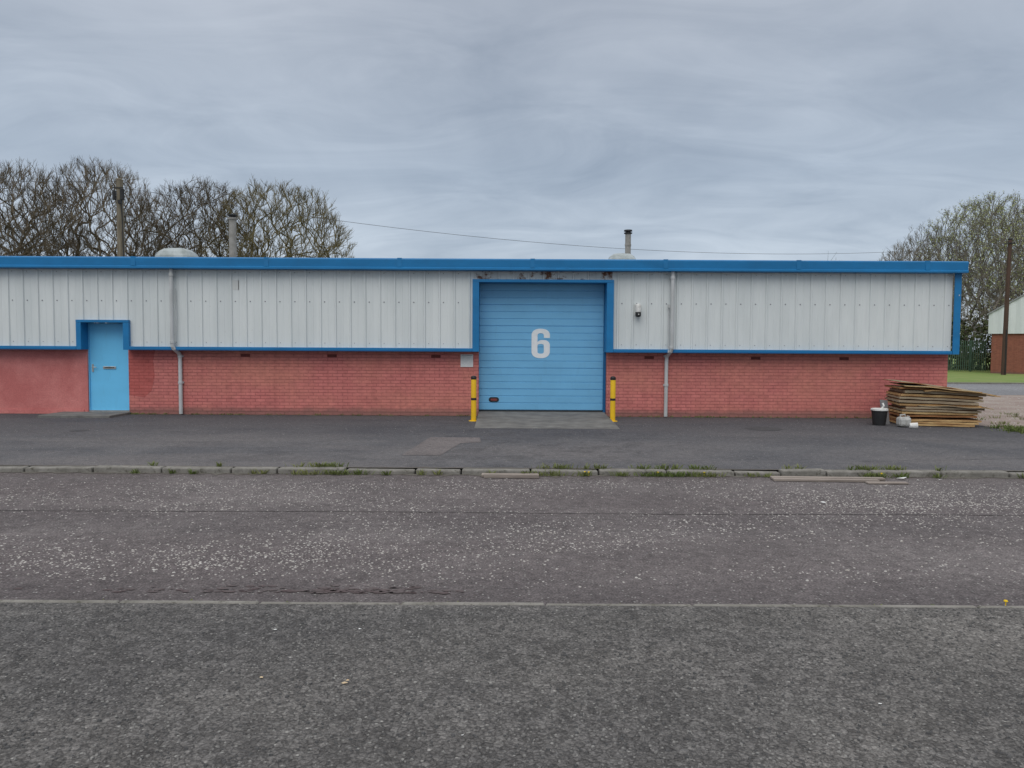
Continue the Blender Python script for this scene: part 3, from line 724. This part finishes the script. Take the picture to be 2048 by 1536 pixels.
# ------------------------------------------------------------------ trees: branches grown into a crown volume
def make_tree(name,seed,zc,rx,rz,fork,mat,npts=3000,ntw=4,tip=0.010,leaves=0,leafmat=None,leafsize=0.06,ivy=0,twl=0.55,maxang=1.45):
    q=random.Random(seed); V=[];F=[];LV=[];LF=[]
    root=Vector((0,0,fork))
    off=Vector((q.uniform(0,50),q.uniform(0,50),q.uniform(0,50)))
    pts=[]
    while len(pts)<npts:
        p=Vector((q.uniform(-rx,rx),q.uniform(-rx,rx),q.uniform(fork,zc+rz)))
        v=p-root; d=v.length
        if d<0.5: continue
        if p.z<zc: rr_=rx*(0.35+0.65*math.sqrt(max(0,(p.z-fork)/(zc-fork))))
        else: rr_=rx*math.sqrt(max(0,1-((p.z-zc)/rz)**2))
        lump=1+0.22*mn.noise(v.normalized()*2.2+off)+0.10*mn.noise(v.normalized()*6+off)
        r=math.hypot(p.x,p.y)
        if p.z>zc:
            e=math.sqrt((r/rx)**2+((p.z-zc)/rz)**2)/lump
        else: e=r/max(rr_,.1)/lump
        if e>1: continue
        if math.acos(max(-1,min(1,v.z/d)))>maxang: continue
        if q.random()>0.25+0.75*e: continue
        pts.append(p)
    pts.sort(key=lambda p:(p-root).length)
    nodes=[Vector((0,0,-0.1)),root.copy()]; par=[-1,0]
    nL=9
    for k in range(nL):
        a=2.39996*k; s=0.75*math.sqrt((k+0.4)/nL)
        dirv=Vector((math.cos(a)*math.sin(s),math.sin(a)*math.sin(s),math.cos(s)))
        pr=1; pp=root.copy()
        for st in range(3):
            pp=pp+dirv*0.75+Vector((q.gauss(0,.06),q.gauss(0,.06),0)); nodes.append(pp.copy()); par.append(pr); pr=len(nodes)-1
    i=0
    while i<len(pts):
        kd=kdtree.KDTree(len(nodes)-1)
        for j in range(1,len(nodes)): kd.insert(nodes[j],j)
        kd.balance()
        batch=max(12,int(len(nodes)*0.07)); end=min(len(pts),i+batch)
        for p in pts[i:end]:
            best=None;bc=1e9
            dp=(p-root).length
            for (co_,j,dist) in kd.find_n(p,9):
                if dist<0.12: continue
                g=nodes[par[j]]; dv=(nodes[j]-g)
                cosb=dv.normalized().dot((p-nodes[j]).normalized()) if dv.length>0 else 1
                c_=dist*(1+1.6*(1-cosb))
                if (nodes[j]-root).length>dp: c_*=2
                if c_<bc: bc=c_;best=j
            if best is None: continue
            nodes.append(p+Vector((0,0,0))); par.append(best)
        i=end
    n=len(nodes); kids=[0]*n
    for j in range(1,n): kids[par[j]]+=1
    r=[0.0]*n
    for j in range(n-1,0,-1):
        if r[j]==0: r[j]=tip**2.25*1.6
        r[par[j]]+=r[j]
    rad=[x**(1/2.25) for x in r]
    def perp(d):
        v=Vector((q.gauss(0,1),q.gauss(0,1),q.gauss(0,1))); v-=v.dot(d)*d
        return v.normalized()
    for j in range(1,n):
        a=nodes[par[j]]; b_=nodes[j]
        ra=min(rad[par[j]],rad[j]*1.35); rb=rad[j]
        L=(b_-a).length
        if par[j]>0 and L>0.3:
            g=nodes[par[par[j]]] if par[par[j]]>=0 else a
            mid=(a+b_)/2+((a-g).normalized()*L*0.13)+Vector((q.gauss(0,.02),q.gauss(0,.02),q.gauss(0,.02)))
            tube(V,F,[a,mid,b_],[ra,(ra+rb)/2,rb],6 if rb>0.06 else 3,False)
        else: tube(V,F,[a,b_],[ra,rb],6 if rb>0.06 else 3,False)
        if kids[j]<=1:
            d=(b_-a).normalized(); out=(b_-root).normalized()
            for t in range(ntw if kids[j]==0 else 2):
                dd=(d*0.5+out*0.5+perp(d)*q.uniform(0.2,0.8)+Vector((0,0,0.15))).normalized()
                l=twl*q.uniform(0.5,1.2); st=b_.lerp(a,q.random()*0.6)
                m_=st+dd*l*0.5; e_=m_+(dd+perp(dd)*0.25+Vector((0,0,0.12))).normalized()*l*0.5
                tube(V,F,[st,m_,e_],[tip*0.95,tip*0.75,tip*0.45],3,False)
                for s2 in range(2):
                    f_=m_+(dd+perp(dd)*0.8).normalized()*l*0.4
                    tube(V,F,[m_ if s2 else st.lerp(m_,.6),f_],[tip*0.6,tip*0.4],3,False)
                if leaves:
                    for z_ in range(leaves):
                        c=m_+Vector((q.gauss(0,.14),q.gauss(0,.14),q.gauss(0,.14)))
                        aa=Vector((q.gauss(0,1),q.gauss(0,1),q.gauss(0,1))).normalized(); u=perp(aa); s=leafsize*q.uniform(0.5,1.3)
                        b0=len(LV); w=aa.cross(u); LV.extend([c-u*s,c+w*s*0.6,c+u*s,c-w*s*0.6]); LF.append((b0,b0+1,b0+2,b0+3))
    for i in range(ivy):
        h=q.random()**1.2*fork*2; rr2=0.35+q.gauss(0,0.25)+0.15*h; a=q.random()*6.28
        c=Vector((rr2*math.cos(a),rr2*math.sin(a),h)); n_=Vector((q.gauss(0,1),q.gauss(0,1),q.gauss(0,1))).normalized(); u=perp(n_); w=n_.cross(u); s=0.09*q.uniform(.6,1.4)
        b0=len(LV); LV.extend([c-u*s,c+w*s,c+u*s,c-w*s]); LF.append((b0,b0+1,b0+2,b0+3))
    nb=len(V); VV=V+LV; FF=F+[tuple(i+nb for i in f) for f in LF]
    me=bpy.data.meshes.new(name); me.from_pydata([tuple(v) for v in VV],[],FF)
    me.materials.append(mat); me.materials.append(leafmat or mat)
    me.polygons.foreach_set('material_index',[0]*len(F)+[1]*len(LF)); me.update()
    return me
def place(me,name,x,y,rot=0,s=1.0,sx=None):
    o=bpy.data.objects.new(name,me); o.location=(x,y,0); o.rotation_euler=(0,0,rot); o.scale=((sx or s),(sx or s),s); return link(o)
tA=make_tree('bare_tree_a',1,7.4,5.0,5.3,2.0,m_bark,2600)
tB=make_tree('bare_tree_b',2,7.2,4.3,4.7,2.0,m_bark,2200)
tC=make_tree('bare_tree_c',3,6.8,4.6,4.6,2.0,m_barkg,2300)
place(tA,'bare_tree',-30.4,45,0.3,0.97)
place(tA,'bare_tree',-25.2,46,2.3,1.0,0.92)
place(tB,'bare_tree',-19.3,45.5,1.0,0.98)
place(tC,'bare_tree',-14.0,45,0.5,0.99)
place(tB,'bare_tree',-37,47,4.0,1.05)
tD=make_tree('bare_tree_d',4,7.5,4.0,5.3,2.6,m_barkd,1250,ivy=900,leafmat=m_ivy,tip=0.011)
tE=make_tree('budding_tree_e',5,8.0,4.3,6.0,2.6,m_barkd,1050,leaves=3,leafmat=m_leafy,leafsize=0.06,tip=0.010)
place(tD,'bare_tree',30.4,63,0.0,0.70)
place(tD,'bare_tree',33.8,64,1.5,0.84)
place(tE,'budding_tree',37.6,62,0.6,1.0)
place(tD,'bare_tree',37.0,67,3.0,0.98)
place(tE,'budding_tree',42.4,65,2.6,1.10)
place(tD,'bare_tree',46.0,68,5.0,1.2)
place(tE,'budding_tree',49.0,69,5.6,1.12)
place(tD,'bare_tree',53.0,70,2.0,1.15)
def hedge(name,x0,x1,y0,y1,h,N,mat,seed,size=0.12):
    q=random.Random(seed); V=[];F=[]
    for i in range(N):
        X=q.uniform(x0,x1); Y=q.uniform(y0,y1)
        hh=h*(0.55+0.45*(mn.noise(Vector((X*0.45,Y*0.3,1)))+0.5))
        Z=hh*q.random()**0.8; c=Vector((X,Y,Z+0.05))
        a=Vector((q.gauss(0,1),q.gauss(0,1),q.gauss(0,1))).normalized(); u=a.orthogonal().normalized(); w=a.cross(u); s=size*q.uniform(.5,1.5)
        b0=len(V); V.extend([c-u*s,c+w*s*.7,c+u*s,c-w*s*.7]); F.append((b0,b0+1,b0+2,b0+3))
    return mesh(name,V,F,mat)
hedge('hedge',24,56,57,60,4.6,15000,m_ivy,31)
def thicket(name,x0,x1,y0,y1,h,N,mat,seed):
    q=random.Random(seed); V=[];F=[]
    for i in range(N):
        X=q.uniform(x0,x1);Y=q.uniform(y0,y1); hh=h*q.uniform(0.5,1.1); p=Vector((X,Y,0)); pts=[p]
        for k in range(5):
            p=p+Vector((q.gauss(0,0.22),q.gauss(0,0.2),hh/5)); pts.append(p)
        tube(V,F,pts,[0.04,0.03,0.025,0.018,0.012,0.008],3,False)
        for k in range(7):
            b_=pts[q.randrange(1,6)]; e=b_+Vector((q.gauss(0,.5),q.gauss(0,.4),q.uniform(.4,1.1)))
            tube(V,F,[b_,(b_+e)/2+Vector((q.gauss(0,.06),0,0.0)),e],[0.014,0.01,0.006],3,False)
    return mesh(name,V,F,mat)
thicket('thicket',24,56,58,64,7.5,450,m_barkd,32)

PF=empty('palisade_fence')
V=[];F=[]
x=14.0
while x<34.3:
    b0=len(V); w=0.075; y=54.0
    for (a,z) in ((0,0.1),(w,0.1),(w,2.2),(w/2+0.02,2.35),(w/2,2.2),(w/2-0.02,2.35),(0,2.2)):
        V.append((x+a,y,z))
    V.append((x+w/2,y-0.03,0.1)); V.append((x+w/2,y-0.03,2.2))
    F += [(b0,b0+7,b0+8,b0+6),(b0+7,b0+1,b0+2,b0+8),(b0+6,b0+8,b0+5),(b0+8,b0+2,b0+3)]
    x+=0.15
mesh('pales',V,F,m_fence,PF)
boxes('rails',[(14,34.2,54.02,54.07,0.45,0.50),(14,34.2,54.02,54.07,1.85,1.90)],m_fence,PF)
boxes('posts',[(14+2.75*i,14.1+2.75*i,54.07,54.2,0,2.3) for i in range(8)],m_fence,PF)

# ------------------------------------------------------------------ neighbouring unit
NU=empty('neighbouring_unit'); NU.location=(32.1,50,0); NU.rotation_euler=(0,0,math.radians(-37))
wd=14.0; xm=wd/2; yb=20.0
box('brick_base',0,wd,0,yb,-0.1,2.72,m_rbrick,NU)
V=[];F=[]
k=-0.2; pts=[]
while k<=wd+0.2:
    pts.append(k); k+=0.25
def gz(x): return 3.98+0.62*(min(x,2*xm-x)+0.2)
for i,xx in enumerate(pts):
    dy=-0.04 if i%2 else 0
    V.append((xx,-0.1+dy,2.70)); V.append((xx,-0.1+dy,gz(xx)))
for i in range(len(pts)-1): F.append((2*i,2*i+2,2*i+3,2*i+1))
mesh('gable_cladding',V,F,m_clad,NU)
mesh('side_cladding',[(-0.2,-0.1,2.70),(-0.2,yb,2.70),(-0.2,yb,3.98),(-0.2,-0.1,3.98)],[(0,1,2,3)],m_clad,NU)
zr=gz(xm)
mesh('roof',[(-0.3,-0.2,3.93),(xm,-0.2,zr+0.04),(wd+0.3,-0.2,3.93),(-0.3,yb,3.93),(xm,yb,zr+0.04),(wd+0.3,yb,3.93),
  (-0.3,-0.2,4.03),(xm,-0.2,zr+0.14),(wd+0.3,-0.2,4.03),(-0.3,yb,4.03),(xm,yb,zr+0.14),(wd+0.3,yb,4.03)],
  [(6,7,10,9),(7,8,11,10),(0,1,7,6),(1,2,8,7),(0,6,9,3),(0,3,4,1),(1,4,5,2)],m_roof,NU)
# ------------------------------------------------------------------ poles & wires
P=empty('utility_pole')
V=[];F=[]; tube(V,F,[(-15.62,30,0),(-15.64,30,4),(-15.66,30,8.15)],[0.17,0.15,0.125],12); mesh('shaft',V,F,m_pole,P)
V=[];F=[]
lathe(V,F,-15.80,29.84,[(0.03,7.35),(0.07,7.36),(0.07,7.72),(0.03,7.74)],10)
lathe(V,F,-15.48,29.84,[(0.03,7.35),(0.08,7.36),(0.08,7.78),(0.03,7.80)],10)
boxvf(-15.86,-15.44,29.85,29.87,7.82,7.86,V,F)
boxvf(-15.62,-15.50,29.75,29.87,7.2,7.35,V,F)
tube(V,F,[(-15.52,29.84,7.3),(-15.50,29.86,6.5),(-15.48,29.86,5.0),(-15.45,29.85,0.3)],0.02,6)
mesh('cable_box',V,F,m_blk,P)
V=[];F=[]
lathe(V,F,-15.66,30,[(0.125,8.15),(0.14,8.17),(0.10,8.22)],10); mesh('cap',V,F,m_pole,P)
P2=empty('utility_pole')
V=[];F=[]; tube(V,F,[(31.0,47,0),(31.05,47,5),(31.1,47,8.5)],[0.15,0.13,0.11],10); mesh('shaft',V,F,m_pole2,P2)
V=[];F=[]; boxvf(30.85,31.35,46.86,46.9,8.25,8.32,V,F); lathe(V,F,31.1,47,[(0.13,8.5),(0.13,8.58)],8)
tube(V,F,[(31.0,46.87,2.9),(31.0,46.86,0.1)],0.04,6); mesh('fittings',V,F,m_blk,P2)
P3=empty('utility_pole')
V=[];F=[]; tube(V,F,[(-42,27,0),(-42,27,9.2)],[0.17,0.13],10); mesh('shaft',V,F,m_pole,P3)
W=empty('overhead_wires')
def wire(a,b_,sag,r,name):
    V=[];F=[]; a=Vector(a); b_=Vector(b_); pts=[]
    for i in range(33):
        t=i/32; p=a.lerp(b_,t); p.z-=4*sag*t*(1-t); pts.append(p)
    tube(V,F,pts,r,5); mesh(name,V,F,m_wire,W)
wire((-15.5,29.9,7.85),(31.1,46.9,8.3),1.5,0.009,'span_east')
wire((-15.7,29.9,8.1),(-42,27,9.0),0.5,0.009,'span_west_a')
wire((-15.8,29.85,7.8),(-42,27,8.6),0.6,0.009,'span_west_b')

# ------------------------------------------------------------------ sky / light / camera
EL=math.radians(52); AZ=math.radians(195)
w=bpy.data.worlds.new('World'); scene.world=w; w.use_nodes=True
nt=w.node_tree; N_=nt.nodes; Lk=nt.links
bg=N_['Background']; bg.inputs['Strength'].default_value=0.1
sky=N_.new('ShaderNodeTexSky'); sky.sky_type='NISHITA'; sky.sun_disc=False; sky.sun_elevation=EL; sky.sun_rotation=AZ
tc=N_.new('ShaderNodeTexCoord'); sp=N_.new('ShaderNodeSeparateXYZ'); Lk.new(tc.outputs['Generated'],sp.inputs[0])
def M(op,a,b=0.0):
    m=N_.new('ShaderNodeMath'); m.operation=op
    for k,v in ((0,a),(1,b)):
        if isinstance(v,(int,float)): m.inputs[k].default_value=v
        else: Lk.new(v,m.inputs[k])
    return m.outputs[0]
zz=M('ADD',M('MAXIMUM',sp.outputs[2],0.0),0.16)
cb=N_.new('ShaderNodeCombineXYZ'); Lk.new(M('DIVIDE',sp.outputs[0],zz),cb.inputs[0]); Lk.new(M('DIVIDE',sp.outputs[1],zz),cb.inputs[1])
def wn(scale,det,rough,dist,rot,sc):
    mp=N_.new('ShaderNodeMapping'); mp.inputs['Rotation'].default_value=(0,0,rot); mp.inputs['Scale'].default_value=sc
    Lk.new(cb.outputs[0],mp.inputs[0])
    t=N_.new('ShaderNodeTexNoise'); t.inputs['Scale'].default_value=scale; t.inputs['Detail'].default_value=det; t.inputs['Roughness'].default_value=rough; t.inputs['Distortion'].default_value=dist
    Lk.new(mp.outputs[0],t.inputs['Vector']); return t.outputs['Fac']
n1=wn(0.75,7,0.52,0.7,0.6,(1,0.6,1)); n2=wn(2.2,8,0.58,1.1,0.3,(0.7,1.3,1))
nn=M('ADD',M('MULTIPLY',n1,0.6),M('MULTIPLY',n2,0.4))
cr=N_.new('ShaderNodeValToRGB'); e=cr.color_ramp.elements
e[0].position=0.37; e[0].color=(0.80,0.82,0.855,1); e[1].position=0.64; e[1].color=(1.27,1.235,1.21,1); Lk.new(nn,cr.inputs[0])
er=N_.new('ShaderNodeValToRGB'); e=er.color_ramp.elements
e[0].position=0.0; e[0].color=(0.62,0.70,0.79,1); e[1].position=1.0; e[1].color=(1.08,1.10,1.12,1)
for p,c in ((0.10,(0.51,0.59,0.68)),(0.22,(0.385,0.46,0.555)),(0.42,(0.43,0.48,0.555)),(0.62,(0.92,0.95,0.99))):
    k=er.color_ramp.elements.new(p); k.color=(*c,1)
Lk.new(sp.outputs[2],er.inputs[0])
mx=N_.new('ShaderNodeMix'); mx.data_type='RGBA'; mx.blend_type='MULTIPLY'; mx.inputs[0].default_value=1.0
Lk.new(er.outputs[0],mx.inputs[6]); Lk.new(cr.outputs[0],mx.inputs[7])
sc_=N_.new('ShaderNodeVectorMath'); sc_.operation='SCALE'; sc_.inputs['Scale'].default_value=10.0; Lk.new(mx.outputs[2],sc_.inputs[0])
m2=N_.new('ShaderNodeMix'); m2.data_type='RGBA'; m2.inputs[0].default_value=0.93
Lk.new(sky.outputs[0],m2.inputs[6]); Lk.new(sc_.outputs[0],m2.inputs[7])
Lk.new(m2.outputs[2],bg.inputs['Color'])
sun=bpy.data.lights.new('sun','SUN'); sun.energy=1.2; sun.angle=math.radians(50); sun.color=(1,0.97,0.93)
so=bpy.data.objects.new('sun',sun); link(so)
d=Vector((math.sin(AZ)*math.cos(EL),math.cos(AZ)*math.cos(EL),math.sin(EL)))
so.rotation_euler=d.to_track_quat('Z','Y').to_euler()

cam=bpy.data.cameras.new('camera'); cam.sensor_width=36; cam.lens=26.2; cam.clip_end=2000; cam.clip_start=0.05
co=bpy.data.objects.new('camera',cam); link(co)
co.matrix_world=Matrix.Translation((0,0,1.6)) @ Matrix.Rotation(math.radians(90-2.8),4,'X') @ Matrix.Rotation(math.radians(0.32),4,'Z')
scene.camera=co
scene.view_settings.view_transform='Standard'; scene.view_settings.look='None'; scene.view_settings.exposure=0
